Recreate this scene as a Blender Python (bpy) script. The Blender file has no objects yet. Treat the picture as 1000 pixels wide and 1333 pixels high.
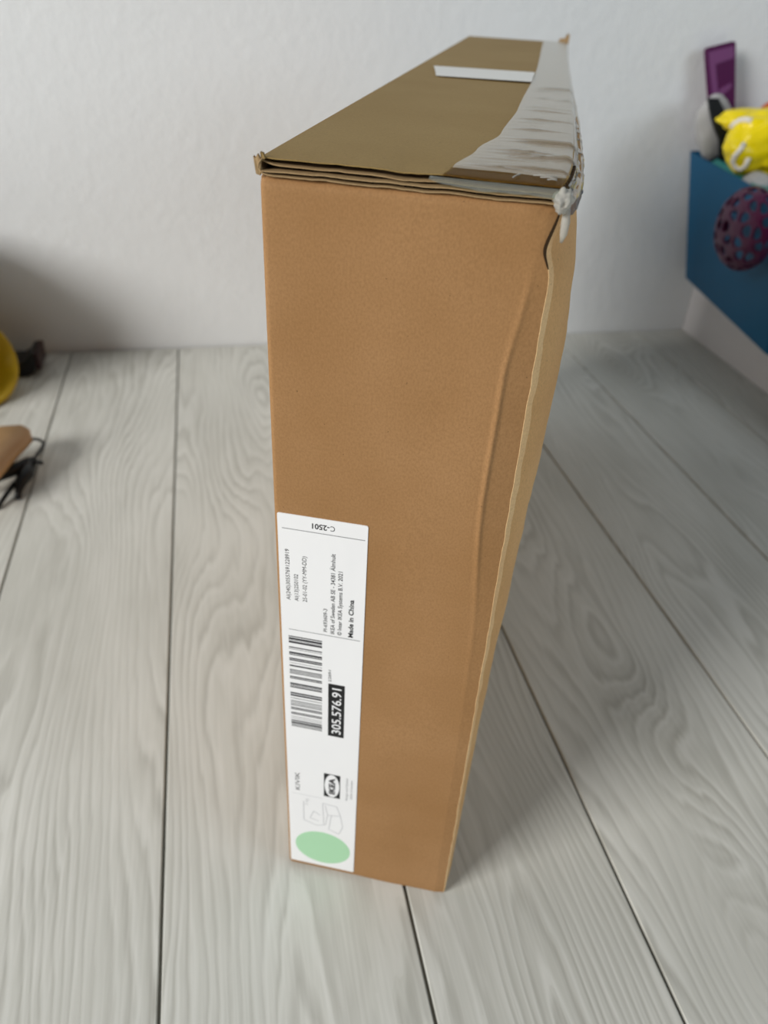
import bpy, bmesh, math, random
from mathutils import Vector, Matrix, noise
from mathutils.bvhtree import BVHTree

scene = bpy.context.scene
COL = scene.collection

# ------------------------------------------------------------------ camera
CAM_H = 0.61
cam_data = bpy.data.cameras.new('camera')
cam = bpy.data.objects.new('camera', cam_data)
COL.objects.link(cam)
cam_data.sensor_fit = 'VERTICAL'
cam_data.sensor_height = 36.0
cam_data.sensor_width = 36.0
cam_data.lens = 1001.8 / 1333 * 36.0
cam_data.clip_start = 0.01
rt = Vector((0.9787, -0.1999, 0.0466)).normalized()
fw = Vector((0.1898, 0.7945, -0.5769)).normalized()
up = rt.cross(fw).normalized()
rt = fw.cross(up)
cam.matrix_world = Matrix(((rt.x, up.x, -fw.x, 0), (rt.y, up.y, -fw.y, 0),
                           (rt.z, up.z, -fw.z, CAM_H), (0, 0, 0, 1)))
cam_data.dof.use_dof = True
cam_data.dof.focus_distance = 0.39
cam_data.dof.aperture_fstop = 7.6
scene.camera = cam

# ------------------------------------------------------------------ world, lights, exposure
world = bpy.data.worlds.new('world')
scene.world = world
world.use_nodes = True
world.node_tree.nodes['Background'].inputs[0].default_value = (0.80, 0.91, 1.0, 1)
world.node_tree.nodes['Background'].inputs[1].default_value = 0.11


def area_light(name, loc, target, sx, sy, power, color):
    d = bpy.data.lights.new(name, 'AREA')
    d.shape = 'RECTANGLE'
    d.size, d.size_y = sx, sy
    d.energy = power
    d.color = color
    o = bpy.data.objects.new(name, d)
    o.location = loc
    o.rotation_euler = (Vector(target) - Vector(loc)).to_track_quat('-Z', 'Y').to_euler()
    COL.objects.link(o)
    return o


# daylight from a window on the left behind the camera, weaker cool daylight from the right
area_light('window_light', (-4.1, -1.35, 2.5), (0.2, 0.9, 0.25), 1.9, 1.9, 250, (1.0, 0.98, 0.945))
area_light('window_light', (2.3, -1.3, 1.55), (0.4, 1.2, 0.3), 1.3, 1.2, 19, (0.82, 0.92, 1.0))

scene.view_settings.view_transform = 'Standard'
scene.view_settings.look = 'None'
scene.view_settings.gamma = 1.0
scene.view_settings.use_curve_mapping = False
scene.view_settings.exposure = 0.0


# ------------------------------------------------------------------ helpers
def srgb(r, g, b):
    def f(c):
        c /= 255.0
        return c / 12.92 if c <= 0.04045 else ((c + 0.055) / 1.055) ** 2.4
    return (f(r), f(g), f(b), 1.0)


def new_mat(name):
    m = bpy.data.materials.new(name)
    m.use_nodes = True
    nt = m.node_tree
    return m, nt, nt.nodes['Principled BSDF']


def N(nt, kind, **kw):
    n = nt.nodes.new(kind)
    for k, v in kw.items():
        if k.startswith('i_'):
            key = k[2:]
            n.inputs[int(key) if key.isdigit() else key.replace('_', ' ')].default_value = v
        else:
            setattr(n, k, v)
    return n


def mth(nt, op, a, b=None, c=None):
    n = nt.nodes.new('ShaderNodeMath')
    n.operation = op
    for i, x in enumerate((a, b, c)):
        if x is None:
            continue
        if isinstance(x, (int, float)):
            n.inputs[i].default_value = x
        else:
            nt.links.new(x, n.inputs[i])
    return n.outputs[0]


def mixc(nt, fac, a, b):
    n = nt.nodes.new('ShaderNodeMix')
    n.data_type = 'RGBA'
    if isinstance(fac, (int, float)):
        n.inputs['Factor'].default_value = fac
    else:
        nt.links.new(fac, n.inputs['Factor'])
    for s, x in (('A', a), ('B', b)):
        sock = [i for i in n.inputs if i.name == s and i.type == 'RGBA'][0]
        if isinstance(x, tuple):
            sock.default_value = x
        else:
            nt.links.new(x, sock)
    return [o for o in n.outputs if o.type == 'RGBA'][0]


def ramp(nt, fac, stops):
    n = nt.nodes.new('ShaderNodeValToRGB')
    e = n.color_ramp.elements
    while len(e) < len(stops):
        e.new(0.5)
    for el, (p, c) in zip(e, stops):
        el.position = p
        el.color = c if isinstance(c, tuple) else (c, c, c, 1)
    nt.links.new(fac, n.inputs[0])
    return n.outputs[0]


def coords(nt, scale=(1, 1, 1), kind='Object', offset=None):
    tc = nt.nodes.new('ShaderNodeTexCoord')
    mp = nt.nodes.new('ShaderNodeMapping')
    mp.inputs['Scale'].default_value = scale
    nt.links.new(tc.outputs[kind], mp.inputs[0])
    if offset is not None:
        nt.links.new(offset, mp.inputs['Location'])
    return mp.outputs[0]


def noise_tex(nt, vec, scale=1.0, detail=2.0, rough=0.5, distortion=0.0):
    n = nt.nodes.new('ShaderNodeTexNoise')
    n.inputs['Scale'].default_value = scale
    n.inputs['Detail'].default_value = detail
    n.inputs['Roughness'].default_value = rough
    n.inputs['Distortion'].default_value = distortion
    nt.links.new(vec, n.inputs['Vector'])
    return n.outputs['Fac']


def bump(nt, bsdf, height, strength=0.3, dist=0.001):
    b = nt.nodes.new('ShaderNodeBump')
    b.inputs['Strength'].default_value = strength
    b.inputs['Distance'].default_value = dist
    nt.links.new(height, b.inputs['Height'])
    nt.links.new(b.outputs[0], bsdf.inputs['Normal'])


def plain(name, col, rough=0.5, spec=0.5, var=0.06, scale=40.0):
    """one colour with a little procedural variation"""
    m, nt, b = new_mat(name)
    f = noise_tex(nt, coords(nt), scale, 3)
    dark = tuple(c * (1 - var * 2) for c in col[:3]) + (1,)
    nt.links.new(mixc(nt, f, dark, col), b.inputs['Base Color'])
    b.inputs['Roughness'].default_value = rough
    b.inputs['Specular IOR Level'].default_value = spec
    return m


# ------------------------------------------------------------------ materials
def kraft(name, light, dark, rough=0.75):
    m, nt, b = new_mat(name)
    v = coords(nt)
    big = noise_tex(nt, v, 14, 3)
    fib = noise_tex(nt, coords(nt, (900, 900, 620)), 1.0, 3, 0.6)
    speck = noise_tex(nt, v, 420, 1)
    c = mixc(nt, ramp(nt, big, [(0.3, 0.0), (0.7, 1.0)]), dark, light)
    c = mixc(nt, mth(nt, 'MULTIPLY', ramp(nt, fib, [(0.35, 1.0), (0.55, 0.0)]), 0.34), c,
             tuple(x * 0.68 for x in dark[:3]) + (1,))
    c = mixc(nt, mth(nt, 'MULTIPLY', ramp(nt, fib, [(0.56, 0.0), (0.72, 1.0)]), 0.16), c,
             tuple(min(1, x * 1.35) for x in light[:3]) + (1,))
    c = mixc(nt, mth(nt, 'MULTIPLY', ramp(nt, speck, [(0.76, 0.0), (0.80, 1.0)]), 0.6), c,
             tuple(x * 0.35 for x in dark[:3]) + (1,))
    nt.links.new(c, b.inputs['Base Color'])
    b.inputs['Roughness'].default_value = rough
    b.inputs['Specular IOR Level'].default_value = 0.35
    bump(nt, b, fib, 0.06, 0.0003)
    return m


M_KRAFT = kraft('kraft_board', srgb(169, 128, 85), srgb(157, 116, 72))
M_SIDE_LIT = kraft('kraft_worn_lit_side', srgb(238, 190, 130), srgb(224, 172, 112))  # right side board: wear plus light from the right put into the colour
M_WORN_LIT = kraft('kraft_worn_lit_edge', srgb(255, 218, 164), srgb(252, 204, 146))  # scuffed corner band, its highlight painted in as a paler tone
M_TOP = kraft('kraft_flap_shaded', srgb(152, 127, 78), srgb(144, 118, 68))  # same board, the dimmer, cooler light on top put into its colour
M_LINER = kraft('kraft_liner', srgb(176, 150, 110), srgb(158, 130, 92))
M_FLUTE_SHADE = plain('flute_medium_and_shade', srgb(58, 44, 30), 0.9, 0.1)  # dark medium, also paints the shade in the slit and flute holes


def make_tape(name, tint, haze, rough, ior=1.55, gain=1.0):
    m = bpy.data.materials.new(name)
    m.use_nodes = True
    nt = m.node_tree
    nt.nodes.clear()
    out = nt.nodes.new('ShaderNodeOutputMaterial')
    tr = N(nt, 'ShaderNodeBsdfTransparent')
    tr.inputs[0].default_value = tint
    gl = N(nt, 'ShaderNodeBsdfGlossy')
    gl.inputs['Roughness'].default_value = rough
    gl.inputs['Color'].default_value = (0.95, 0.95, 0.93, 1)
    df = N(nt, 'ShaderNodeBsdfDiffuse')
    df.inputs[0].default_value = (0.56, 0.55, 0.51, 1)
    v = coords(nt)
    n1 = noise_tex(nt, coords(nt, (30, 160, 60)), 1.0, 4)
    bp = N(nt, 'ShaderNodeBump')
    bp.inputs['Strength'].default_value = 0.12
    bp.inputs['Distance'].default_value = 0.0015
    nt.links.new(n1, bp.inputs['Height'])
    nt.links.new(bp.outputs[0], gl.inputs['Normal'])
    # Schlick reflectance of a thin film, the same from either side
    geo = N(nt, 'ShaderNodeNewGeometry')
    dot = N(nt, 'ShaderNodeVectorMath', operation='DOT_PRODUCT')
    nt.links.new(geo.outputs['Incoming'], dot.inputs[0])
    nt.links.new(bp.outputs[0], dot.inputs[1])
    cosv = mth(nt, 'ABSOLUTE', dot.outputs['Value'])
    f0 = ((ior - 1) / (ior + 1)) ** 2
    fres = mth(nt, 'MULTIPLY_ADD', mth(nt, 'POWER', mth(nt, 'SUBTRACT', 1.0, cosv), 5.0), 1 - f0, f0)
    mx1 = N(nt, 'ShaderNodeMixShader')
    mx1.inputs[0].default_value = haze
    nt.links.new(tr.outputs[0], mx1.inputs[1])
    nt.links.new(df.outputs[0], mx1.inputs[2])
    mx2 = N(nt, 'ShaderNodeMixShader')
    nt.links.new(mth(nt, 'MULTIPLY', fres, gain), mx2.inputs[0])
    nt.links.new(mx1.outputs[0], mx2.inputs[1])
    nt.links.new(gl.outputs[0], mx2.inputs[2])
    nt.links.new(mx2.outputs[0], out.inputs[0])
    return m


M_TAPE = make_tape('clear_tape', (0.94, 0.90, 0.83, 1), 0.12, 0.18, 1.6, 0.86)
M_TAPE_WET = make_tape('clear_tape_stuck_down', (0.74, 0.66, 0.44, 1), 0.0, 0.2, 1.3, 0.16)
M_TAPE_EDGE = make_tape('clear_tape_end', (0.95, 0.95, 0.92, 1), 0.6, 0.35, 1.25)
M_TAPE_HANG = make_tape('clear_tape_hanging', (0.86, 0.90, 0.86, 1), 0.16, 0.25, 1.5)
M_STRIP = plain('clear_tape_glare', srgb(226, 226, 222), 0.35, 0.5, 0.03)  # reflection on a clear tape fold, painted as solid white
M_INK = plain('print_black', srgb(28, 28, 30), 0.5, 0.3, 0.02)
M_INK_TEXT = plain('print_text', srgb(58, 58, 62), 0.5, 0.3, 0.02)
M_INK_GREY = plain('print_grey', srgb(150, 150, 153), 0.5, 0.3, 0.02)
M_INK_PALE = plain('print_pale', srgb(206, 207, 210), 0.5, 0.3, 0.02)
M_INK_WHITE = plain('print_white', srgb(246, 246, 248), 0.5, 0.3, 0.01)
M_GREEN = plain('print_green', srgb(178, 224, 184), 0.5, 0.3, 0.02)


def label_paper():
    m, nt, b = new_mat('label_paper')
    n1 = noise_tex(nt, coords(nt, (22, 22, 12)), 1.0, 2, 0.5, 1.0)
    nt.links.new(mixc(nt, n1, srgb(243, 243, 245), srgb(249, 249, 250)), b.inputs['Base Color'])
    b.inputs['Roughness'].default_value = 0.4
    bump(nt, b, n1, 0.25, 0.002)
    return m


M_LABEL = label_paper()


def wall_paint():
    m, nt, b = new_mat('wall_paint')
    v = coords(nt)
    n1 = noise_tex(nt, v, 55, 3, 0.55)
    n2 = noise_tex(nt, v, 4, 2)
    nt.links.new(mixc(nt, n2, srgb(229, 232, 234), srgb(235, 238, 240)), b.inputs['Base Color'])
    b.inputs['Roughness'].default_value = 0.5
    b.inputs['Specular IOR Level'].default_value = 0.35
    bump(nt, b, n1, 0.3, 0.004)
    return m


M_WALL = wall_paint()


def floor_wood():
    m, nt, b = new_mat('washed_oak_plank')
    info = nt.nodes.new('ShaderNodeObjectInfo')
    comb = nt.nodes.new('ShaderNodeCombineXYZ')
    off = mth(nt, 'MULTIPLY', info.outputs['Random'], 37.0)
    nt.links.new(mth(nt, 'MULTIPLY', off, 0.31), comb.inputs[0])
    nt.links.new(off, comb.inputs[1])
    nt.links.new(mth(nt, 'MULTIPLY', off, 0.17), comb.inputs[2])
    tc = nt.nodes.new('ShaderNodeTexCoord')
    sep = nt.nodes.new('ShaderNodeSeparateXYZ')
    nt.links.new(tc.outputs['Object'], sep.inputs[0])
    X = sep.outputs[0]
    # slow field that bends the year rings into cathedral arches
    slow = noise_tex(nt, coords(nt, (6.5, 1.35, 1), offset=comb.outputs[0]), 1.0, 1.5, 0.4, 0.2)
    # knots
    vor = nt.nodes.new('ShaderNodeTexVoronoi')
    vor.inputs['Scale'].default_value = 1.0
    nt.links.new(coords(nt, (4.3, 1.75, 1), offset=comb.outputs[0]), vor.inputs['Vector'])
    kd = vor.outputs['Distance']
    knot = ramp(nt, kd, [(0.0, 1.0), (0.30, 0.0)])
    knot = mth(nt, 'MULTIPLY', knot, knot)
    wob = noise_tex(nt, coords(nt, (60, 9, 1), offset=comb.outputs[0]), 1.0, 2)
    ph = mth(nt, 'ADD', mth(nt, 'MULTIPLY', X, 62.0), mth(nt, 'MULTIPLY', slow, 30.0))
    ph = mth(nt, 'ADD', ph, mth(nt, 'MULTIPLY', knot, 7.0))
    ph = mth(nt, 'ADD', ph, mth(nt, 'MULTIPLY', wob, 1.3))
    saw = mth(nt, 'FRACT', ph)
    line = ramp(nt, saw, [(0.0, 0.0), (0.50, 0.10), (0.78, 1.0), (0.88, 0.7), (0.95, 0.0)])
    strength = noise_tex(nt, coords(nt, (9, 2.2, 1), offset=comb.outputs[0]), 1.3, 2)
    strength = ramp(nt, strength, [(0.32, 0.12), (0.68, 1.0)])
    fine = noise_tex(nt, coords(nt, (420, 9, 1), offset=comb.outputs[0]), 1.0, 3, 0.6)
    cloud = noise_tex(nt, coords(nt, (9, 3.2, 1), offset=comb.outputs[0]), 1.0, 3)
    base = mixc(nt, ramp(nt, cloud, [(0.3, 0.0), (0.7, 1.0)]), srgb(196, 196, 188), srgb(219, 219, 212))
    tone = mth(nt, 'SUBTRACT', 1.0, mth(nt, 'MULTIPLY', info.outputs['Random'], 0.14))
    base = mixc(nt, mth(nt, 'SUBTRACT', 1.0, tone), base, srgb(120, 119, 112))
    base = mixc(nt, mth(nt, 'MULTIPLY', mth(nt, 'MULTIPLY', line, strength), 0.50), base, srgb(146, 144, 134))
    pale = ramp(nt, saw, [(0.0, 0.6), (0.10, 1.0), (0.28, 0.0)])
    base = mixc(nt, mth(nt, 'MULTIPLY', mth(nt, 'MULTIPLY', pale, strength), 0.45), base, srgb(230, 230, 225))
    base = mixc(nt, mth(nt, 'MULTIPLY', ramp(nt, fine, [(0.45, 0.0), (0.75, 1.0)]), 0.30), base, srgb(238, 237, 232))
    base = mixc(nt, mth(nt, 'MULTIPLY', knot, 0.30), base, srgb(152, 149, 138))
    nt.links.new(base, b.inputs['Base Color'])
    b.inputs['Roughness'].default_value = 0.55
    b.inputs['Specular IOR Level'].default_value = 0.3
    bump(nt, b, mth(nt, 'MULTIPLY', line, -1.0), 0.12, 0.0006)
    return m


M_FLOOR = floor_wood()
M_GROOVE = plain('plank_groove', srgb(134, 132, 124), 0.8, 0.2)
M_WHITE_UNIT = plain('white_furniture', srgb(226, 223, 224), 0.45, 0.4, 0.02)
M_BLUE = plain('blue_plastic', srgb(0, 86, 126), 0.45, 0.2, 0.04)
M_TEAL = plain('teal_plastic', srgb(52, 138, 138), 0.35, 0.5, 0.05)
M_PURPLE = plain('purple_print', srgb(76, 0, 68), 0.45, 0.2, 0.04)
M_MAUVE = plain('mauve_print', srgb(116, 60, 114), 0.45, 0.25, 0.06)
M_MAGENTA = plain('magenta_plastic', srgb(72, 0, 54), 0.4, 0.25, 0.06)
M_BLACK = plain('black_plastic', srgb(20, 22, 24), 0.4, 0.4, 0.05)
M_GREYCLOTH = plain('grey_fabric', srgb(180, 180, 180), 0.8, 0.2, 0.07)
M_YELLOW_BAG = plain('yellow_foil', srgb(250, 226, 0), 0.35, 0.5, 0.06, 30)
M_ORANGE = plain('orange_plastic', srgb(206, 92, 10), 0.4, 0.4, 0.05)
M_WHITE = plain('white_print', srgb(232, 228, 220), 0.4, 0.4, 0.03)
M_YELLOW = plain('yellow_plastic', srgb(205, 170, 20), 0.35, 0.5, 0.05)
M_DARKRED = plain('dark_red_plastic', srgb(44, 10, 12), 0.4, 0.4, 0.08)
M_TAN = plain('light_wood', srgb(198, 156, 108), 0.5, 0.4, 0.07, 25)


# ------------------------------------------------------------------ mesh helpers
def link(name, me, mat=None, parent=None):
    o = bpy.data.objects.new(name, me)
    if mat is not None and me is not None:
        me.materials.clear()
        me.materials.append(mat)
    COL.objects.link(o)
    if parent is not None:
        o.parent = parent
    return o


def from_data(name, verts, faces, mat=None, parent=None, smooth=False):
    me = bpy.data.meshes.new(name)
    me.from_pydata([tuple(v) for v in verts], [], faces)
    me.update()
    if smooth:
        for p in me.polygons:
            p.use_smooth = True
    return link(name, me, mat, parent)


def from_bm(name, bm, mat=None, parent=None, smooth=False):
    bmesh.ops.recalc_face_normals(bm, faces=bm.faces)
    me = bpy.data.meshes.new(name)
    bm.to_mesh(me)
    bm.free()
    if smooth:
        for p in me.polygons:
            p.use_smooth = True
    return link(name, me, mat, parent)


def empty(name, loc=(0, 0, 0), rz=0.0):
    o = bpy.data.objects.new(name, None)
    o.location = loc
    o.rotation_euler = (0, 0, rz)
    o.empty_display_size = 0.05
    COL.objects.link(o)
    return o


def tag(o, label, cat, group=None):
    o['label'] = label
    o['category'] = cat
    if group:
        o['group'] = group
    return o


def struct(o):
    o['kind'] = 'structure'
    return o


def box_bm(bm, lo, hi, bev=0.0):
    lo, hi = Vector(lo), Vector(hi)
    r = bmesh.ops.create_cube(bm, size=1.0)
    c, s = (lo + hi) / 2, hi - lo
    for v in r['verts']:
        v.co = Vector((v.co.x * s.x, v.co.y * s.y, v.co.z * s.z)) + c
    if bev:
        es = list({e for v in r['verts'] for e in v.link_edges})
        bmesh.ops.bevel(bm, geom=es, offset=bev, segments=2, profile=0.5, affect='EDGES')


def box_obj(name, lo, hi, mat, parent=None, bev=0.0):
    bm = bmesh.new()
    box_bm(bm, lo, hi, bev)
    return from_bm(name, bm, mat, parent)


def tube_bm(bm, pts, r, seg=10, cap=True):
    pts = [Vector(p) for p in pts]
    rings = []
    prev = None
    for i, p in enumerate(pts):
        t = (pts[min(i + 1, len(pts) - 1)] - pts[max(i - 1, 0)]).normalized()
        if prev is None:
            a = t.orthogonal().normalized()
        else:
            a = (prev - t * prev.dot(t)).normalized()
        prev = a
        b2 = t.cross(a)
        rr = r[i] if isinstance(r, (list, tuple)) else r
        rings.append([bm.verts.new(p + (a * math.cos(2 * math.pi * k / seg) + b2 * math.sin(2 * math.pi * k / seg)) * rr)
                      for k in range(seg)])
    for i in range(len(rings) - 1):
        for k in range(seg):
            bm.faces.new((rings[i][k], rings[i][(k + 1) % seg], rings[i + 1][(k + 1) % seg], rings[i + 1][k]))
    if cap:
        bm.faces.new(rings[0][::-1])
        bm.faces.new(rings[-1])


def lathe_bm(bm, profile, seg=48):
    rings = []
    for (r, z) in profile:
        if r < 1e-6:
            rings.append([bm.verts.new((0, 0, z))])
        else:
            rings.append([bm.verts.new((r * math.cos(2 * math.pi * k / seg), r * math.sin(2 * math.pi * k / seg), z))
                          for k in range(seg)])
    for a, b in zip(rings[:-1], rings[1:]):
        for k in range(seg):
            k2 = (k + 1) % seg
            if len(a) == 1 and len(b) == 1:
                continue
            if len(a) == 1:
                bm.faces.new((a[0], b[k], b[k2]))
            elif len(b) == 1:
                bm.faces.new((a[k], b[0], a[k2]))
            else:
                bm.faces.new((a[k], b[k], b[k2], a[k2]))


def grid_faces(nu, nv):
    return [(i * nv + j, (i + 1) * nv + j, (i + 1) * nv + j + 1, i * nv + j + 1)
            for i in range(nu - 1) for j in range(nv - 1)]


def sheet(name, us, vs, fn, thick, mat, parent, smooth=True, normal_flip=False):
    """solid sheet: fn(u, v) -> front point, fn offset by thick vector -> back"""
    nu, nv = len(us), len(vs)
    front = [Vector(fn(u, v)) for u in us for v in vs]
    back = [p + Vector(thick) for p in front]
    n = nu * nv
    fs = grid_faces(nu, nv)
    faces = fs + [tuple(n + k for k in reversed(f)) for f in fs]
    border = [i * nv for i in range(nu)] + [(nu - 1) * nv + j for j in range(1, nv)] + \
             [i * nv + nv - 1 for i in range(nu - 2, -1, -1)] + [j for j in range(nv - 2, 0, -1)]
    for a, b in zip(border, border[1:] + border[:1]):
        faces.append((a, a + n, b + n, b))
    me = bpy.data.meshes.new(name)
    me.from_pydata([tuple(v) for v in front + back], [], faces)
    bm = bmesh.new()
    bm.from_mesh(me)
    bmesh.ops.recalc_face_normals(bm, faces=bm.faces)
    for f in bm.faces:
        f.smooth = smooth
    for e in bm.edges:
        if len(e.link_faces) == 2 and e.calc_face_angle(0) > 0.7:
            e.smooth = False
    bm.to_mesh(me)
    bm.free()
    return link(name, me, mat, parent)


def lerp_table(tab, x):
    if x <= tab[0][0]:
        return tab[0][1]
    for (x0, y0), (x1, y1) in zip(tab[:-1], tab[1:]):
        if x <= x1:
            t = (x - x0) / (x1 - x0)
            t = t * t * (3 - 2 * t)
            return y0 + (y1 - y0) * t
    return tab[-1][1]


def lin(a, b, n):
    return [a + (b - a) * i / (n - 1) for i in range(n)]


def nz(*p):
    return noise.noise(Vector(p))


# ------------------------------------------------------------------ the setting
WALL_Y = 1.4283
wall = struct(box_obj('wall_back', (-2.6, WALL_Y, -0.02), (2.6, WALL_Y + 0.1, 2.5), M_WALL))

floor = struct(box_obj('floor', (-2.6, -2.6, -0.03), (2.6, WALL_Y, -0.0035), M_GROOVE))
lines = [-0.0803 - 0.1915 * k for k in range(12, 1, -1)] + [-0.2730, -0.0803, 0.1116, 0.2890, 0.4903, 0.6800, 0.8698] + \
        [0.8698 + 0.1905 * k for k in range(1, 9)]
GAP = 0.0014
for a, b in zip(lines[:-1], lines[1:]):
    w, y0, y1 = b - a - 2 * GAP, -2.5, WALL_Y - 0.004
    bm = bmesh.new()
    box_bm(bm, (-w / 2, -(y1 - y0) / 2, -0.012), (w / 2, (y1 - y0) / 2, 0.0))
    tops = [e for e in bm.edges if all(v.co.z > -0.001 for v in e.verts)]
    bmesh.ops.bevel(bm, geom=tops, offset=0.0007, segments=1, affect='EDGES')
    o = from_bm('plank', bm, M_FLOOR, floor)
    o.location = ((a + b) / 2, (y0 + y1) / 2, 0)

# ------------------------------------------------------------------ the cardboard box
BX, BY, BANG = 0.0213, 0.3572, -0.397
W, D, H = 0.1287, 0.8566, 0.534
box = tag(empty('cardboard_box', (BX, BY, 0.0), BANG),
          'tall brown corrugated cardboard box standing upright, taped top, white label on its narrow front', 'box')

CREASE = [(0.0, 0.1200), (0.274, 0.1198), (0.386, 0.1140), (0.452, 0.1150), (0.507, 0.1205), (0.54, 0.124)]
CREASE_H = [(0.0, 0.0), (0.20, 0.0), (0.30, 0.25), (0.37, 1.0), (0.44, 1.0), (0.49, 0.5), (0.512, 0.0)]


def edge_u(z):
    e = 0.1292 + 0.0005 * nz(z * 45, 3, 0) + 0.0004 * nz(z * 110, 7, 0)
    e -= 0.0030 * math.exp(-((z - 0.516) / 0.0085) ** 2)
    return e


def front_pt(s, z):
    """s 0..1 across, z up"""
    u = s * edge_u(z)
    uc = lerp_table(CREASE, z)
    h = lerp_table(CREASE_H, z)
    v = 0.0
    d = u - uc
    v -= 0.0010 * h * math.exp(-((d - 0.001) / 0.0014) ** 2)
    if d > 0:
        v += (0.16 + 0.10 * h) * max(0, d - 0.002)
    # soft crushed top right corner
    if z > 0.505 and u > 0.115:
        v += 0.004 * ((z - 0.505) / 0.03) ** 2 * ((u - 0.115) / 0.014) ** 2
    if u > 0.057:
        k = min(1, (u - 0.057) / 0.02)
        v += k * 0.0007 * nz(u * 30, z * 14, 1.5)
    # folded top edge rolls back
    if z > H - 0.004:
        v += 0.0028 * ((z - H + 0.004) / 0.004) ** 2
    # rolled left edge
    if u < 0.003:
        v += 0.0024 * ((0.003 - u) / 0.003) ** 2
    if z < 0.004:
        v += 0.0015 * ((0.004 - z) / 0.004) ** 2
    return (u, v, z)


ss = [0, 0.006, 0.012, 0.018, 0.024] + lin(0.06, 0.8, 16) + lin(0.806, 1.0, 52)
zs = [0, 0.0013, 0.0026, 0.004] + lin(0.01, 0.528, 150) + [0.5300, 0.5313, 0.5326, 0.5340]
sheet('front_panel', ss, zs, front_pt, (0, 0.003, 0), M_KRAFT, box)

BULGE = [(0.0, 0.0052), (0.063, 0.0060), (0.14, 0.0072), (0.215, 0.0090), (0.291, 0.0120), (0.344, 0.0137), (0.388, 0.0157),
         (0.444, 0.0170), (0.485, 0.0150), (0.506, 0.0125), (0.525, 0.0105), (0.534, 0.0092)]


def side_pt(v, z):
    t = v / D
    b = lerp_table(BULGE, z)
    # quick rounding out of the corner, widest at about 8 cm, back to straight at the far end
    rise = 1 - math.exp(-v / 0.028)
    fall = 0.5 + 0.5 * math.cos(math.pi * min(1, max(0, (v - 0.08) / (D - 0.10))))
    u = edge_u(z) + b * rise * fall / 0.943
    f = front_pt(1.0, z)
    vv = max(v, 0.0) + (f[1] + 0.0002) * math.exp(-v / 0.01)
    return (u - 0.0001 + 0.0006 * nz(v * 60, z * 40, 4) * rise, vv, z)


vs = [0, 0.0012, 0.0025, 0.004, 0.006, 0.009, 0.013, 0.018, 0.025, 0.035, 0.05, 0.065, 0.08, 0.1, 0.13] + lin(0.18, D, 16)
sheet('side_panel', vs, zs, side_pt, (-0.003, 0, 0), M_SIDE_LIT, box)
def worn_lit_pt(v, z):
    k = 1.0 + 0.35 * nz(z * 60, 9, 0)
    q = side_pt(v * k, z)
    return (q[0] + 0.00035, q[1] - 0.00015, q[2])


worn = sheet('worn_lit_edge', [0, 0.0006, 0.0014, 0.0024, 0.0036, 0.0050], zs, worn_lit_pt, (-0.0003, 0, 0), M_WORN_LIT, box)
worn['label'] = 'pale scuffed corner edge with its highlight painted in'
box_obj('side_panel', (0.0, 0.0030, 0.0), (0.003, D, H), M_KRAFT, box, 0.0006)
box_obj('back_panel', (0.003, D - 0.003, 0.0), (W - 0.003, D, H), M_KRAFT, box)
box_obj('bottom_panel', (0.003, 0.0035, 0.0005), (W - 0.003, D - 0.003, 0.0035), M_KRAFT, box)


# dark sheet painting the shade of a torn slit where the front sheet has pulled away from the corner
zt = lin(0.5075, 0.5315, 26)
gv = [(edge_u(z) - 0.0011 * math.sin(math.pi * k / 25.0) ** 0.7 - 0.00005, front_pt(0.995, z)[1] - 0.0003, z) for k, z in enumerate(zt)]
gw = [(edge_u(z) + 0.0004, front_pt(1.0, z)[1] - 0.0003, z) for z in zt]
from_data('torn_slit_shade', gv + gw, [(k, k + 26, k + 27, k + 1) for k in range(25)], M_FLUTE_SHADE, box)

# --- top closure: two flaps, each two liners with the crushed medium between
def top_right_u(v):
    bump_ = 0.0062 * (1 - math.exp(-max(v, 0) / 0.03)) * (0.5 + 0.5 * math.cos(math.pi * min(1, v / D)))
    return W + bump_


def flap(name, z0, z1, v0, left, curl, mat_top, seed, sag):
    root = empty(name)
    root.parent = box
    vv = [v0, v0 + 0.002, v0 + 0.005, v0 + 0.01, v0 + 0.02, v0 + 0.04, v0 + 0.08] + lin(v0 + 0.16, D - 0.002, 8)
    us_ = lin(0, 1, 46)

    def zoff(u, v):
        w = math.exp(-(v - v0) / 0.03)
        return (0.0006 * nz(u * 55, seed, 0) + 0.00025 * nz(u * 190, seed + 4, 0)) * w + sag * (u / W) * w

    def upper(s, v):
        u = left + s * (top_right_u(v) - 0.0008 - left)
        return (u, v + 0.0006 * nz(u * 70, seed + 1, 0) * math.exp(-(v - v0) / 0.02), z1 + zoff(u, v))

    def lower(s, v):
        p = upper(s, v)
        k = math.exp(-p[0] / 0.004) * curl
        return (p[0], p[1] - 0.0004, z0 + (p[2] - z1) * 1.3 + k)

    a = sheet('liner', us_, vv, upper, (0, 0, -0.0005), mat_top, root)
    b = sheet('liner', us_, vv, lower, (0, 0, -0.0005), M_LINER, root)
    c = box_obj('flute_core', (left + 0.001, v0 + 0.0035, z0 - 0.0004), (W - 0.001, D - 0.004, z1 - 0.0020), M_FLUTE_SHADE, root)
    return root


flap('lower_flap', H + 0.0009, H + 0.0027, 0.0004, 0.0012, 0.0016, M_LINER, 2.3, -0.0004)
flap('upper_flap', H + 0.0050, H + 0.0076, 0.0032, 0.0004, 0.0018, M_TOP, 8.1, -0.0012)
box_obj('gap_core', (0.002, 0.006, H - 0.002), (W - 0.002, D - 0.005, H + 0.0030), M_FLUTE_SHADE, box)

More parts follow.
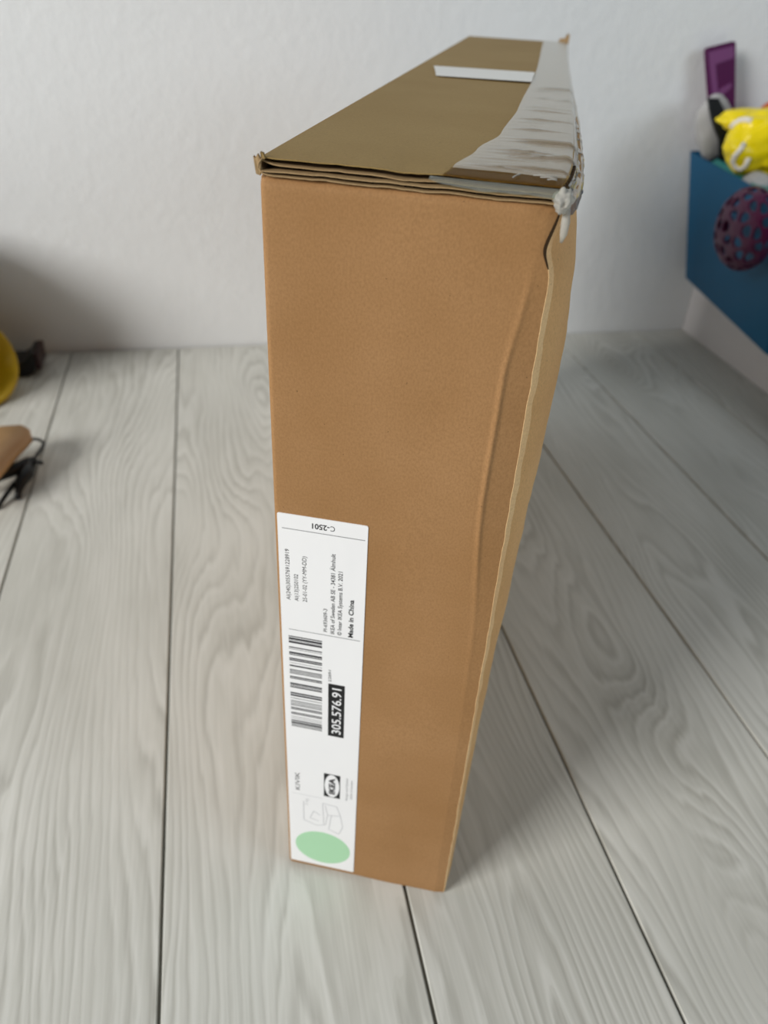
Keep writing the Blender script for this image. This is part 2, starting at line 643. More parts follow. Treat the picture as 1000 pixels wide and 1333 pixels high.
# rolled fold at the left end of the flaps, with frayed tips
bm = bmesh.new()
prof = [(0.0030, 0.0006), (0.0006, 0.0016), (-0.0006, 0.0034), (-0.0002, 0.0056), (0.0014, 0.0074)]
vv = lin(0.0006, D - 0.004, 24)
rows = []
for (pu, pz) in prof:
    rows.append([bm.verts.new((pu + 0.0003 * nz(v * 50, pz * 900, 0), v, H + pz)) for v in vv])
for r0, r1 in zip(rows[:-1], rows[1:]):
    for k in range(len(vv) - 1):
        bm.faces.new((r0[k], r0[k + 1], r1[k + 1], r1[k]))
fold = from_bm('fold_edge', bm, M_LINER, box, True)
sol = fold.modifiers.new('thickness', 'SOLIDIFY')
sol.thickness = 0.0006


def scrap(pts, th, mat, name='frayed_tip'):
    """little torn tab of board: polygon in (u, z) at depth v"""
    vs_ = [Vector(p) for p in pts]
    n = len(vs_)
    verts = vs_ + [p + Vector(th) for p in vs_]
    faces = [tuple(range(n)), tuple(reversed(range(n, 2 * n)))] + [(i, i + n, (i + 1) % n + n, (i + 1) % n) for i in range(n)]
    return from_data(name, verts, faces, mat, box)


scrap([(-0.0012, 0.0004, H + 0.001), (0.0006, 0.0006, H + 0.0004), (0.0008, 0.001, H + 0.0066), (-0.0004, 0.001, H + 0.0088),
       (-0.0016, 0.0012, H + 0.0070), (-0.0024, 0.0012, H + 0.0078), (-0.0018, 0.0006, H + 0.0045)], (0.0002, 0.0010, 0.0003), M_LINER)
scrap([(0.0010, 0.0016, H + 0.0060), (0.0026, 0.0018, H + 0.0072), (0.0014, 0.0026, H + 0.0092), (0.0004, 0.0022, H + 0.0096)],
      (0.0002, 0.0014, 0.0), M_TOP)
scrap([(0.114, D - 0.002, H + 0.004), (0.130, D - 0.002, H + 0.003), (0.1305, D, H + 0.016), (0.1275, D - 0.001, H + 0.018),
       (0.124, D, H + 0.012), (0.119, D, H + 0.012)], (0, -0.003, 0), M_LINER)

# --- clear tape over the top
TZ = H + 0.0083
TAPE_EDGE = [(0.0, 0.0800), (0.013, 0.0817), (0.055, 0.0880), (0.106, 0.0958), (0.2, 0.0995), (0.41, 0.1025), (0.84, 0.0986)]
random.seed(4)
WR = []
for v in (0.020, 0.026, 0.040, 0.047, 0.053, 0.060, 0.086, 0.094, 0.125, 0.150, 0.163, 0.200, 0.215, 0.260, 0.300, 0.315):
    WR.append((v, random.uniform(-0.22, 0.22), random.uniform(0.0007, 0.0013) * (1 + v * 7), random.uniform(0.0005, 0.0014),
               random.uniform(0.095, 0.128), random.uniform(0.012, 0.03)))


def tape_pt(s, v):
    left = lerp_table(TAPE_EDGE, v)
    right = top_right_u(v) + 0.0012
    u = left + s * (right - left)
    z = TZ - 0.0012 * (u / W) * math.exp(-max(v - 0.003, 0) / 0.03)
    a = 0.0
    for (wv, sl, wd, ht, uc, ul) in WR:
        d = (v - wv - sl * (u - 0.11)) / wd
        a += ht * math.exp(-d * d) * math.exp(-((u - uc) / ul) ** 2)
    a += 0.0003 * nz(u * 45, v * 60, 2) * math.exp(-v / 0.3)
    z += a * min(1.0, s * 2.5) + 0.0003
    if v < 0.018:
        z -= 0.0003 * (0.018 - v) / 0.003
    k = max(0.0, (s - 0.88) / 0.12)
    z -= 0.0040 * k * k
    return (u, v, z)


tv = lin(0.0150, 0.03, 16) + lin(0.0315, 0.2, 110) + lin(0.204, 0.4, 50) + lin(0.42, 0.845, 22)
tape = sheet('packing_tape', lin(0, 1, 34), tv, tape_pt, (0, 0, 0.00012), M_TAPE, box)


def tape_band(s, v):
    left = lerp_table(TAPE_EDGE, v) - 0.0008
    u = left + s * (top_right_u(v) - 0.001 - left)
    z = TZ - 0.0002 - 0.0012 * (u / W) * math.exp(-max(v - 0.003, 0) / 0.03)
    if v < 0.004:
        z -= 0.0010 * ((0.004 - v) / 0.004) ** 2
    return (u, v, z)


sheet('tape_band', lin(0, 1, 20), lin(0.0010, 0.0158, 14), tape_band, (0, 0, 0.0001), M_TAPE_WET, box)
for (u_, v_, du, dv) in ((0.108, 0.0050, 0.0026, 0.0075), (0.116, 0.0128, 0.010, 0.0006), (0.119, 0.0100, 0.007, -0.0004), (0.122, 0.0065, 0.004, 0.0004)):
    box_bm_ = bmesh.new()
    tube_bm(box_bm_, [(u_, v_, TZ - 0.0002), (u_ + du * 0.5, v_ + dv * 0.5, TZ + 0.0001), (u_ + du, v_ + dv, TZ - 0.0002)], 0.00028, 6)
    from_bm('tape_crease', box_bm_, M_TAPE_EDGE, box, True)


# tape turned down the right-hand side, crumpled
def tape_side(t, v):
    u0 = top_right_u(v) + 0.0012
    z0 = H + 0.0044
    dr = (0.012 + 0.004 * nz(v * 30, 1, 0)) * (0.6 + 0.4 * min(1, v / 0.03))
    z = z0 - t * dr
    sp = side_pt(max(v, 0), min(z, H))
    base = max(u0, sp[0] + 0.0010) if z < H else u0 + 0.0005
    base = u0 + (base - u0) * min(1, t * 2)
    return (base + 0.0010 * abs(nz(v * 120, t * 5, 3)) + 0.0008 * nz(v * 300, t * 9, 6), v, z)


sheet('packing_tape', lin(0, 1, 12), lin(0.003, 0.20, 70) + lin(0.21, 0.84, 24), tape_side, (0.00012, 0, 0), M_TAPE, box)


# tape end hanging over the front edge
def tape_front(s, t):
    u = 0.074 + s * 0.0545
    top = TZ - 0.0012 - 0.0012 * (u / W)
    drop = 0.0008 + 0.0026 * math.sin(math.pi * s) ** 0.7 + 0.0026 * max(0, s - 0.75) / 0.25 + 0.0005 * nz(u * 130, 2, 0)
    return (u, 0.0016 - 0.0022 * math.sin(t * 1.5) - 0.0004 * nz(u * 220, t * 4, 5), top - t * max(drop, 0.0006))


sheet('tape_end', lin(0, 1, 50), lin(0, 1, 8), tape_front, (0, -0.00012, 0), M_TAPE_HANG, box)

# crumpled knot of tape at the near right corner
bm = bmesh.new()
bmesh.ops.create_icosphere(bm, subdivisions=4, radius=1.0)
for v in bm.verts:
    p = v.co.copy()
    k = 1 + 0.30 * nz(p.x * 2.2, p.y * 2.2, p.z * 2.2) + 0.22 * abs(nz(p.x * 5, p.y * 5, p.z * 5 + 3))
    q = p * k
    q.x *= 0.0032 * (1.0 if q.z < 0 else 1.3)
    q.y *= 0.0042
    q.z *= 0.0050 if q.z > 0 else 0.0042
    v.co = q + Vector((0.1296, 0.0012, H + 0.0012))
from_bm('tape_knot', bm, M_TAPE_EDGE, box, True)
# lower tail of tape stuck on the corner
bm = bmesh.new()
tube_bm(bm, [(0.1318, 0.0030, H - 0.002), (0.1322, 0.0030, H - 0.007), (0.1322, 0.0032, H - 0.012), (0.1318, 0.0036, H - 0.0155)],
        [0.0014, 0.0019, 0.0016, 0.0006], 10)
from_bm('tape_tail', bm, M_TAPE_EDGE, box, True)

# folded strip of clear tape with its reflection painted white, and raw fluted flap end under the tape
sheet('tape_glare_strip', lin(0, 1, 10), lin(0, 1, 8),
      lambda s, t: (0.0150 + 0.012 * (1 - t) * (1 - s) + s * 0.087, 0.352 + t * 0.072, TZ + 0.0002 + 0.0004 * math.sin(t * 3.1) + 0.0006 * s),
      (0, 0, 0.0003), M_STRIP, box)
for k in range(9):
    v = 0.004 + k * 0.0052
    box_obj('flute_hole_shade', (top_right_u(v) - 0.0006, v, H + 0.0056), (top_right_u(v) + 0.0007, v + 0.0024, H + 0.0070), M_FLUTE_SHADE, box, 0.0004)  # dark boxes painting the shade inside the flutes

# --- printed label on the front
L_U0, L_U1, L_Z0, L_Z1 = 0.0022, 0.0549, 0.0064, 0.3574


def rrect(u0, u1, z0, z1, r, v, seg=6):
    pts = []
    for (cu, cz, a0) in ((u1 - r, z1 - r, 0), (u0 + r, z1 - r, 90), (u0 + r, z0 + r, 180), (u1 - r, z0 + r, 270)):
        for k in range(seg + 1):
            a = math.radians(a0 + 90 * k / seg)
            pts.append((cu + r * math.cos(a), v, cz + r * math.sin(a)))
    return pts


def flat_print(name, polys, mat, parent, v, th=0.00004):
    verts, faces = [], []
    for pts in polys:
        b = len(verts)
        n = len(pts)
        verts += [(p[0], v, p[-1]) for p in pts] + [(p[0], v + th, p[-1]) for p in pts]
        faces.append(tuple(b + i for i in range(n)))
        faces.append(tuple(b + n + i for i in reversed(range(n))))
        faces += [(b + i, b + n + i, b + n + (i + 1) % n, b + (i + 1) % n) for i in range(n)]
    me = bpy.data.meshes.new(name)
    me.from_pydata(verts, [], faces)
    bm = bmesh.new()
    bm.from_mesh(me)
    bmesh.ops.recalc_face_normals(bm, faces=bm.faces)
    bm.to_mesh(me)
    bm.free()
    return link(name, me, mat, parent)


LV = -0.00045      # front of the label paper
paper = flat_print('product_label', [rrect(L_U0, L_U1, L_Z0, L_Z1, 0.0012, 0)], M_LABEL, box, LV, 0.00042)
paper['label'] = 'white printed paper label'
PV = LV - 0.00008


def rect(u0, u1, z0, z1):
    return [(u0, z0), (u1, z0), (u1, z1), (u0, z1)]


def mm(*a):
    return [x * 0.001 for x in a]


def text_print(name, s, base_u, start, end, cap, mat, direction='up', weight=0.0, v=None):
    """lettering as thin flat print. direction 'up': reads upward along z with its top towards -u;
    'down': upside down, reads towards -u with its top towards -z"""
    cu = bpy.data.curves.new(name, 'FONT')
    cu.body = s
    cu.size = 1.0
    cu.offset = weight
    cu.resolution_u = 3
    tmp = bpy.data.objects.new(name, cu)
    COL.objects.link(tmp)
    dg = bpy.context.evaluated_depsgraph_get()
    me = bpy.data.meshes.new_from_object(tmp.evaluated_get(dg))
    bpy.data.objects.remove(tmp)
    xs = [q.co.x for q in me.vertices]
    x0, x1 = min(xs), max(xs)
    CAPH = 0.70
    vv_ = PV if v is None else v
    for q in me.vertices:
        a = start + (q.co.x - x0) / (x1 - x0) * (end - start)
        h = q.co.y / CAPH * cap
        if direction == 'up':
            q.co = Vector((base_u - h, vv_, a))
        else:
            q.co = Vector((a, vv_, base_u - h))
    me.name = name
    return link(name, me, mat, paper)


# rules
flat_print('printed_line', [rect(*mm(4.8, 53.4, 346.9, 347.4))], M_INK_GREY, paper, PV)
flat_print('printed_line', [rect(*mm(7.0, 52.8, 268.2, 268.7))], M_INK_GREY, paper, PV)
flat_print('printed_line', [rect(*mm(5.2, 28.5, 98.0, 98.3))], M_INK_PALE, paper, PV)
text_print('code_text', 'C', *mm(353.4, 35.9, 33.3, 3.6), M_INK_TEXT, 'down', 0.0)
text_print('code_text', '-2501', *mm(353.4, 32.8, 22.6, 3.6), M_INK, 'down', 0.02)
text_print('serial_text', 'AI(240)30557691228919', *mm(8.6, 293.0, 332.2, 2.5), M_INK, 'up', 0.0)
text_print('serial_text', 'AI(13)250102', *mm(13.7, 293.0, 314.2, 2.5), M_INK, 'up', 0.0)
text_print('date_text', '25-01-02 (YY-MM-DD)', *mm(19.0, 293.4, 328.7, 2.6), M_INK, 'up', 0.0)
text_print('part_text', 'PI-693609-3', *mm(31.7, 271.4, 290.6, 2.4), M_INK_TEXT, 'up', 0.006)
text_print('maker_text', 'IKEA of Sweden AB SE - 34381 \u00c4lmhult', *mm(36.4, 270.6, 334.0, 2.6), M_INK_TEXT, 'up', 0.010)
text_print('maker_text', '\u00a9 Inter IKEA Systems B.V. 2021', *mm(40.9, 270.4, 321.6, 2.6), M_INK_TEXT, 'up', 0.010)
text_print('origin_text', 'Made in China', *mm(48.1, 270.2, 301.2, 3.0), M_INK, 'up', 0.026)
text_print('batch_text', '22891', *mm(34.6, 227.0, 237.8, 1.9), M_INK_TEXT)
flat_print('number_block', [rect(*mm(32.7, 43.9, 172.6, 225.2))], M_INK, paper, PV)
text_print('number_text', '305.576.91', *mm(41.6, 175.6, 221.6, 6.3), M_INK_WHITE, 'up', 0.012, PV - 0.00006)
text_print('name_text', 'KIVIK', *mm(11.4, 103.0, 124.0, 3.6), M_INK_TEXT, 'up', 0.0)
text_print('quality_text', 'Design and Quality', *mm(48.0, 101.5, 128.5, 1.7), M_INK_GREY)
text_print('quality_text', 'IKEA of Sweden', *mm(51.6, 104.5, 126.5, 1.7), M_INK_GREY)

# bar code
seq = [(85, 95, 1), (103, 124, 2), (130, 134, 2), (140, 160, 2), (200, 211, 1), (222, 226, 1), (254, 274, 2), (280, 289, 2), (320, 333, 2),
       (338, 351, 2), (374, 377, 1), (398, 414, 2), (447, 455, 2), (461, 466, 2), (472, 478, 2), (486, 494, 2), (524, 536, 2), (542, 552, 2),
       (600, 618, 2), (624, 632, 2), (640, 655, 2), (710, 727, 2), (735, 754, 2), (776, 782, 1), (806, 812, 2), (820, 825, 2), (834, 839, 2),
       (848, 854, 2), (862, 868, 2), (888, 899, 2), (905, 915, 2), (948, 958, 2), (964, 974, 2), (1000, 1004, 1), (1022, 1026, 1),
       (1044, 1058, 2), (1066, 1086, 2), (1092, 1100, 2), (1108, 1113, 2), (1119, 1125, 2)]
bars = []
for a, b, k in seq:
    z1 = 0.2628 - (a - 85) / 1040 * 0.0872
    z0 = 0.2628 - (b - 85) / 1040 * 0.0872
    bars.append(rect(0.0066, 0.0284, z0, z1))
flat_print('bar_code', bars, M_INK_TEXT, paper, PV)

# maker's mark: dark block, pale oval, bold word
lu0, lu1, lz0, lz1 = mm(29.9, 42.2, 101.8, 129.4)
lc = ((lu0 + lu1) / 2, (lz0 + lz1) / 2)
flat_print('logo_block', [rect(lu0, lu1, lz0, lz1)], M_INK, paper, PV)


def ell(cu_, cz_, ru, rz_, n=40):
    return [(cu_ + ru * math.cos(2 * math.pi * k / n), cz_ + rz_ * math.sin(2 * math.pi * k / n)) for k in range(n)]


flat_print('logo_oval', [ell(lc[0], lc[1], 0.0056, 0.0133)], M_INK_WHITE, paper, PV - 0.00006)
text_print('logo_text', 'IKEA', lc[0] + 0.0021, lc[1] - 0.0096, lc[1] + 0.0096, 0.0043, M_INK, 'up', 0.045, PV - 0.00012)

# green dot
flat_print('green_dot', [ell(0.0290, 0.0326, 0.0224, 0.0212, 64)], M_GREEN, paper, PV)


# pale line drawing of the packed furniture
def stroke(p, q, w):
    p, q = Vector(p), Vector(q)
    d = (q - p).normalized()
    n = Vector((-d.y, d.x)) * w / 2
    return [tuple(p + n), tuple(q + n), tuple(q - n), tuple(p - n)]


segs = [((14, 90), (14, 66)), ((14, 66), (24, 62)), ((24, 62), (30, 64)), ((30, 64), (29, 92)), ((29, 92), (31, 92)), ((31, 64), (33, 78)),
        ((33, 78), (43, 80)), ((43, 80), (45, 66)), ((45, 66), (42, 56)), ((42, 56), (33, 60)), ((33, 78), (31, 90)), ((43, 80), (40, 91)),
        ((36, 79), (34, 61)), ((19, 70), (22, 80)), ((22, 80), (27, 76)), ((19, 70), (26, 68)), ((40, 91), (31, 92))]
flat_print('line_drawing', [stroke((a[0] * .001, a[1] * .001), (b[0] * .001, b[1] * .001), 0.0006) for a, b in segs], M_INK_PALE, paper, PV)
text_print('small_print', '3 kg', *mm(17.5, 86.0, 94.0, 2.6), M_INK_PALE)

# ------------------------------------------------------------------ right: white unit, blue bin and the toys in it
unit = tag(empty('storage_bench', (0.981, WALL_Y, 0)), 'low white bench by the back wall under the blue bin', 'bench')
UL = 1.0
box_obj('side_panel', (0.0, -UL, 0.0), (0.016, -0.002, 0.112), M_WHITE_UNIT, unit, 0.001)
box_obj('side_panel', (0.484, -UL, 0.0), (0.50, -0.002, 0.112), M_WHITE_UNIT, unit, 0.001)
box_obj('top_panel', (0.0, -UL, 0.112), (0.50, -0.002, 0.1285), M_WHITE_UNIT, unit, 0.001)
box_obj('end_panel', (0.016, -UL + 0.002, 0.0), (0.484, -UL + 0.018, 0.112), M_WHITE_UNIT, unit)

BA = math.radians(10)
bin_ = tag(empty('storage_bin', (0.884, 1.419, 0.1287), 0), 'open blue plastic storage bin full of toys on the white bench', 'storage bin')
bin_.rotation_euler = (0, 0, -BA)       # local -y runs toward the camera
bw, bl, bh = 0.30, 0.44, 0.229


def bin_shell():
    bm = bmesh.new()

    def ring(x0, x1, y0, y1, z, r=0.014, seg=5):
        vs_ = []
        for (cx_, cy_, a0) in ((x1 - r, y1 - r, 0), (x0 + r, y1 - r, 90), (x0 + r, y0 + r, 180), (x1 - r, y0 + r, 270)):
            for k in range(seg + 1):
                a = math.radians(a0 + 90 * k / seg)
                vs_.append(bm.verts.new((cx_ + r * math.cos(a), cy_ + r * math.sin(a), z)))
        return vs_
    t = 0.0025
    ins = 0.048
    b_out = ring(ins, bw - ins, -bl + ins * 0.5, -0.018, 0.0)
    t_out = ring(0.0, bw, -bl, 0.0, bh)
    t_in = ring(t, bw - t, -bl + t, -t, bh)
    b_in = ring(ins + t, bw - ins - t, -bl + ins * 0.5 + t, -0.018 - t, 0.003)
    n = len(b_out)
    for A, B in ((b_out, t_out), (t_out, t_in), (t_in, b_in)):
        for k in range(n):
            bm.faces.new((A[k], A[(k + 1) % n], B[(k + 1) % n], B[k]))
    bm.faces.new(b_out[::-1])
    bm.faces.new(b_in)
    return bm


from_bm('tub', bin_shell(), M_BLUE, bin_)


def bin_world(p):
    c, s = math.cos(-BA), math.sin(-BA)
    return Vector((0.884 + p[0] * c - p[1] * s, 1.419 + p[0] * s + p[1] * c, 0.1287 + p[2]))


# purple board standing at the wall end of the bin
book = tag(empty('purple_board_book', (0.94, 1.375, 0.30)), 'tall purple card with a mauve band and chevron, standing up in the blue bin', 'book')
A_ = Vector((0.8560, 1.4060, 0.5220))
B_ = Vector((0.9080, 1.4050, 0.5350))
C_ = Vector((0.9660, 1.3740, 0.3000))
D_ = Vector((0.9290, 1.3750, 0.3000))


def quad_pt(s, t):
    return (A_ * (1 - s) + B_ * s) * (1 - t) + (D_ * (1 - s) + C_ * s) * t


nrm = (B_ - A_).cross(D_ - A_).normalized()
if nrm.y > 0:
    nrm = -nrm


def on_book(name, poly, th, mat, lift=0.0):
    pts = [quad_pt(s, t) + nrm * lift - book.location for s, t in poly]
    n = len(pts)
    verts = pts + [p + nrm * th for p in pts]
    faces = [tuple(range(n)), tuple(reversed(range(n, 2 * n)))] + [(i, i + n, (i + 1) % n + n, (i + 1) % n) for i in range(n)]
    bm = bmesh.new()
    vv_ = [bm.verts.new(v) for v in verts]
    for f in faces:
        bm.faces.new([vv_[i] for i in f])
    return from_bm(name, bm, mat, book)


rr = []
for (cs, ct, a0) in ((0.10, 0.022, 180), (0.90, 0.022, 270)):
    for k in range(5):
        a = math.radians(a0 + 90 * k / 4)
        rr.append((cs + 0.10 * math.cos(a), ct + 0.022 * math.sin(a)))
on_book('cover', rr + [(1, 1), (0, 1)], 0.009, M_PURPLE)
on_book('mauve_band', [(0.06, 0.03), (0.93, 0.03), (0.95, 0.105), (0.06, 0.125)], 0.0006, M_MAUVE, 0.0092)
on_book('side_band', [(0.06, 0.125), (0.28, 0.12), (0.36, 0.42), (0.14, 0.45)], 0.0006, M_MAUVE, 0.0092)
on_book('chevron', [(0.36, 0.29), (0.82, 0.26), (0.86, 0.29), (0.52, 0.33), (0.84, 0.44), (0.70, 0.46), (0.36, 0.34)], 0.0006, M_MAUVE, 0.0094)


def blob(name, centre, rad, seed, amp, freq, mat, parent=None, rot=(0, 0, 0), sub=5, crease=0.0):
    from mathutils import Euler
    R_ = Euler(rot).to_matrix()
    bm = bmesh.new()
    bmesh.ops.create_icosphere(bm, subdivisions=sub, radius=1.0)
    for v in bm.verts:
        p = v.co.copy()
        k = 1 + amp * nz(p.x * freq + seed, p.y * freq, p.z * freq) + 0.4 * amp * nz(p.x * freq * 2.3, p.y * freq * 2.3 + seed, p.z * freq * 2.3)
        k -= crease * max(0, 0.35 - abs(nz(p.x * 1.6 + seed * 2, p.y * 1.6, p.z * 1.6 + 4))) * 1.0
        v.co = R_ @ Vector((p.x * rad[0] * k, p.y * rad[1] * k, p.z * rad[2] * k)) + Vector(centre)
    return from_bm(name, bm, mat, parent, True)


# grey cloth pouch hanging over the rim
p = blob('cloth_pouch', (0.886, 1.358, 0.406), (0.035, 0.019, 0.055), 3.0, 0.10, 1.3, M_GREYCLOTH, None, (0, math.radians(-20), 0))
tag(p, 'grey cloth pouch slumped at the far corner of the blue bin', 'pouch')

# black strap between pouch and yellow bag
bm = bmesh.new()
pts = [(0.855, 1.3350, 0.4543), (0.860, 1.3250, 0.4394), (0.866, 1.3150, 0.4257), (0.8766, 1.3100, 0.4112), (0.891, 1.3100, 0.3945), (0.905, 1.312, 0.36), (0.915, 1.315, 0.30)]
prev = None
for i, q in enumerate(pts):
    q = Vector(q)
    w = 0.0085 + 0.003 * min(i, 3)
    d = Vector((0.96, -0.28, 0.05))
    ring = [bm.verts.new(q - d * w), bm.verts.new(q + d * w), bm.verts.new(q + d * w + Vector((0, 0.006, 0))), bm.verts.new(q - d * w + Vector((0, 0.006, 0)))]
    if prev:
        for k in range(4):
            bm.faces.new((prev[k], prev[(k + 1) % 4], ring[(k + 1) % 4], ring[k]))
    else:
        bm.faces.new(ring)
    prev = ring
bm.faces.new(prev)
tag(from_bm('black_strap', bm, M_BLACK), 'broad black strap between the grey pouch and the yellow bag', 'strap')

# yellow crinkled bag with white printed strokes
bag = tag(empty('yellow_bag', (0.905, 1.235, 0.358)), 'bright yellow crinkled bag with white lettering strokes on top of the toys', 'bag')
body = blob('bag_body', (0.010, 0.0, 0.045), (0.092, 0.054, 0.055), 5.2, 0.13, 1.5, M_YELLOW_BAG, bag, (0, 0, 0.2), 5, 0.22)
blob('bag_top', (0.004, 0.028, 0.072), (0.085, 0.030, 0.020), 9.4, 0.14, 1.8, M_YELLOW_BAG, bag, (0, 0.05, 0.0), 4, 0.2)
bvh = BVHTree.FromPolygons([v.co.copy() for v in body.data.vertices], [tuple(p.vertices) for p in body.data.polygons])
stamp_dir = Vector((0.6756, 0.9697, -0.1757)).normalized()


def stroke_on_bag(name, pts_in, r):
    pts_ = []
    for q in pts_in:
        loc, n_, i_, d_ = bvh.ray_cast(Vector(q) + Vector((0.006, 0, 0.009)) - bag.location - stamp_dir * 0.2, stamp_dir)
        if loc:
            pts_.append(loc + n_ * r * 0.15)
    if len(pts_) > 2:
        b_ = bmesh.new()
        tube_bm(b_, pts_, r, 8)
        from_bm(name, b_, M_WHITE, bag, True)


stroke_on_bag('white_lettering', [(0.8263, 1.185, 0.4009), (0.8227, 1.185, 0.3919), (0.8172, 1.185, 0.3839), (0.8162, 1.185, 0.3748), (0.8231, 1.185, 0.3667),
                                  (0.8326, 1.185, 0.3633), (0.8402, 1.185, 0.3691), (0.8417, 1.185, 0.3806)], 0.0042)
stroke_on_bag('white_lettering', [(0.7955, 1.185, 0.4237), (0.7999, 1.185, 0.4303), (0.8078, 1.185, 0.4347), (0.8180, 1.185, 0.4360), (0.8282, 1.185, 0.4340)], 0.0046)

# orange ball behind the yellow bag
b = blob('orange_ball', (1.000, 1.345, 0.415), (0.042, 0.042, 0.042), 1.0, 0.0, 1.0, M_ORANGE, None, sub=4)
tag(b, 'orange ball behind the yellow bag at the right edge', 'ball')


# teal tray along the rim
bm = bmesh.new()
prof = [(-0.001, 0.000), (0.012, 0.010), (0.040, 0.008), (0.041, 0.004), (0.014, 0.005), (0.003, -0.004)]
rows = []
for t in lin(0, 1, 10):
    q = [bin_world((0.007 + a, -0.09 - 0.20 * t, bh - 0.007 + c - 0.008 * t)) for a, c in prof]
    rows.append([bm.verts.new(v) for v in q])
for r0, r1 in zip(rows[:-1], rows[1:]):
    for k in range(len(prof)):
        bm.faces.new((r0[k], r0[(k + 1) % len(prof)], r1[(k + 1) % len(prof)], r1[k]))
bm.faces.new(rows[0][::-1])
bm.faces.new(rows[-1])
tag(from_bm('teal_tray', bm, M_TEAL), 'teal plastic tray edge along the near rim of the blue bin', 'tray')
g = blob('grey_block', tuple(bin_world((0.034, -0.232, 0.222))), (0.022, 0.026, 0.018), 6.0, 0.12, 1.5, M_GREYCLOTH, None, sub=4)
tag(g, 'small grey soft toy under the yellow bag', 'toy')

# magenta perforated dome hooked on the bin's side
bm = bmesh.new()
bmesh.ops.create_icosphere(bm, subdivisions=2, radius=1.0)
bmesh.ops.delete(bm, geom=[f for f in bm.faces if f.calc_center_median().x > 0.45], context='FACES')
r = bmesh.ops.inset_individual(bm, faces=list(bm.faces), thickness=0.058, depth=0.0)
inner = [f for f in bm.faces if f not in set(r['faces'])]
bmesh.ops.delete(bm, geom=inner, context='FACES_ONLY')
for v in bm.verts:
    v.co = Vector((v.co.x * 0.030, v.co.y * 0.108, v.co.z * 0.062))
lat = from_bm('lattice_basket', bm, M_MAGENTA)
s1 = lat.modifiers.new('thickness', 'SOLIDIFY')
s1.thickness = 0.004
s2 = lat.modifiers.new('round', 'SUBSURF')
s2.levels = s2.render_levels = 2
lat.location = bin_world((-0.022, -0.350, 0.178))
lat.rotation_euler = (math.radians(-28), math.radians(-14), -BA)
tag(lat, 'dark magenta perforated plastic basket hanging on the side of the blue bin', 'basket')

# ------------------------------------------------------------------ left: toys at the edge of the frame
tub = tag(empty('yellow_toy_shadow_mass', (-0.46, 1.33, 0.0)), 'yellow plastic toy with a round dished rim at the left edge by the wall, plus an added unseen mass casting shadow', 'toy')
bm = bmesh.new()
lathe_bm(bm, [(0.0, -0.034), (0.048, -0.034), (0.064, -0.020), (0.077, 0.0), (0.083, 0.003), (0.085, -0.001), (0.083, -0.008), (0.070, -0.028),
              (0.054, -0.044), (0.0, -0.044)], 64)
dish = from_bm('dish', bm, M_YELLOW, tub, True)
dish.location = (0.056, -0.085, 0.070)
dish.rotation_euler = Vector((0.55, -0.55, 0.62)).to_track_quat('Z', 'Y').to_euler()
bm = bmesh.new()
box_bm(bm, (-0.32, -0.17, 0.03), (0.030, 0.060, 0.13), 0.02)  # unseen mass added to shade the dish and the wall
from_bm('body', bm, M_YELLOW, tub)
bm = bmesh.new()
box_bm(bm, (-0.30, -0.165, 0.13), (0.050, 0.055, 0.27), 0.055)  # unseen top, shaped for the shadow on the wall
from_bm('shadow_mass_top', bm, M_BLACK, tub)
for wx in (-0.22, -0.04):  # wheels of the added unseen mass
    for wy in (-0.188, 0.062):
        bm = bmesh.new()
        lathe_bm(bm, [(0.0, 0.0), (0.03, 0.0), (0.036, 0.004), (0.036, 0.018), (0.03, 0.022), (0.0, 0.022)], 32)
        w_ = from_bm('unseen_wheel', bm, M_BLACK, tub, True)
        w_.rotation_euler = (math.radians(90), 0, 0)
        w_.location = (wx, wy + 0.011, 0.036)

# dark red toy shoe shape against the wall
shoe = tag(empty('dark_toy_scoop', (-0.362, 1.352, 0.0)), 'dark red and black toy scoop on the floor against the wall behind the yellow toy', 'toy')
bm = bmesh.new()
prof = [(-0.045, 0.0), (0.028, 0.0), (0.040, 0.006), (0.050, 0.040), (0.040, 0.043), (0.030, 0.030), (0.020, 0.024), (-0.045, 0.026)]
for yy in (-0.028, 0.028):
    for (x, z) in prof:
        bm.verts.new((x, yy, z))
bm.verts.ensure_lookup_table()
n = len(prof)
bm.faces.new([bm.verts[i] for i in range(n)][::-1])
bm.faces.new([bm.verts[i + n] for i in range(n)])
for i in range(n):
    bm.faces.new((bm.verts[i], bm.verts[(i + 1) % n], bm.verts[(i + 1) % n + n], bm.verts[i + n]))
from_bm('scoop', bm, M_BLACK, shoe)
box_obj('red_lip', (0.044, -0.029, 0.012), (0.053, 0.029, 0.044), M_DARKRED, shoe, 0.003)

# wooden slab with black wire loop and bracket
clip = tag(empty('wooden_clip_stand', (-0.33, 1.02, 0.0)), 'tan wooden slab with black wire loop and bracket, left edge of the floor', 'toy')


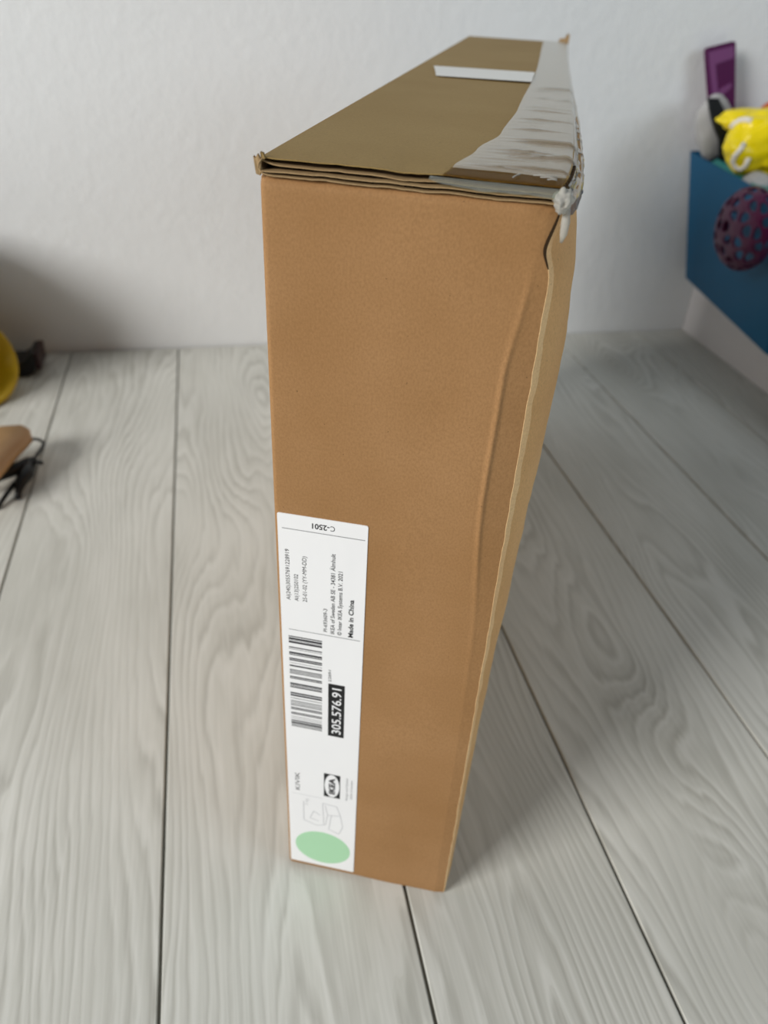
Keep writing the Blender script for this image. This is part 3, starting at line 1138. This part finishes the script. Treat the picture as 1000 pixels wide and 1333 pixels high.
pts = [Vector(q) for q in [(0.0411, 0.0389, 0.0500), (0.0514, 0.0263, 0.0500), (0.0560, 0.0101, 0.0500), (0.0519, -0.0091, 0.0500),
                            (0.0430, -0.0333, 0.0500), (0.0340, -0.0703, 0.0500), (0.0243, -0.1087, 0.0500), (0.0061, -0.1349, 0.0500),
                            (-0.0216, -0.0574, 0.0500), (-0.0149, 0.0120, 0.0500), (0.0104, 0.0379, 0.0500)]]
bm = bmesh.new()
topv = [bm.verts.new(p) for p in pts]
botv = [bm.verts.new(p - Vector((0, 0, 0.018))) for p in pts]
n = len(pts)
bm.faces.new(topv)
bm.faces.new(botv[::-1])
for i in range(n):
    bm.faces.new((topv[i], botv[i], botv[(i + 1) % n], topv[(i + 1) % n]))
bmesh.ops.recalc_face_normals(bm, faces=bm.faces)
bmesh.ops.bevel(bm, geom=[e for e in bm.edges if abs(e.verts[0].co.z - e.verts[1].co.z) < 1e-4], offset=0.004, segments=3, affect='EDGES')
from_bm('wooden_slab', bm, M_TAN, clip, True)


def black_rod(name, pts_, r):
    b_ = bmesh.new()
    tube_bm(b_, pts_, r, 10)
    from_bm(name, b_, M_BLACK, clip, True)


black_rod('wire_loop', [(0.0362, 0.0195, 0.0360), (0.0499, 0.0178, 0.0360), (0.0628, 0.0140, 0.0360), (0.0696, 0.0084, 0.0350),
                        (0.0708, -0.0009, 0.0340), (0.0672, -0.0142, 0.0320), (0.0620, -0.0257, 0.0280)], 0.0022)
black_rod('bracket_bar', [(-0.0040, -0.0722, 0.0240), (0.0204, -0.0510, 0.0220), (0.0383, -0.0414, 0.0220), (0.0546, -0.0285, 0.0240),
                          (0.0645, -0.0248, 0.0260)], [0.010, 0.010, 0.009, 0.008, 0.005])
black_rod('bracket_leg', [(0.0543, -0.0293, 0.0220), (0.0529, -0.0509, 0.0180), (0.0472, -0.0634, 0.0140), (0.0452, -0.0769, 0.0080),
                          (0.0446, -0.0866, 0.0020)], [0.010, 0.010, 0.008, 0.0045, 0.004])
black_rod('bracket_leg', [(0.0392, -0.0593, 0.0120), (0.0307, -0.0825, 0.0080), (0.0225, -0.1068, 0.0030)], 0.0032)
black_rod('bracket_pin', [(0.0611, -0.0285, 0.0260), (0.0690, -0.0303, 0.0240), (0.0730, -0.0312, 0.0230)], 0.003)
# the slab rests on a small block out at its left end
box_obj('foot_block', (-0.045, -0.026, 0.0), (-0.005, 0.009, 0.034), M_TAN, clip, 0.002)
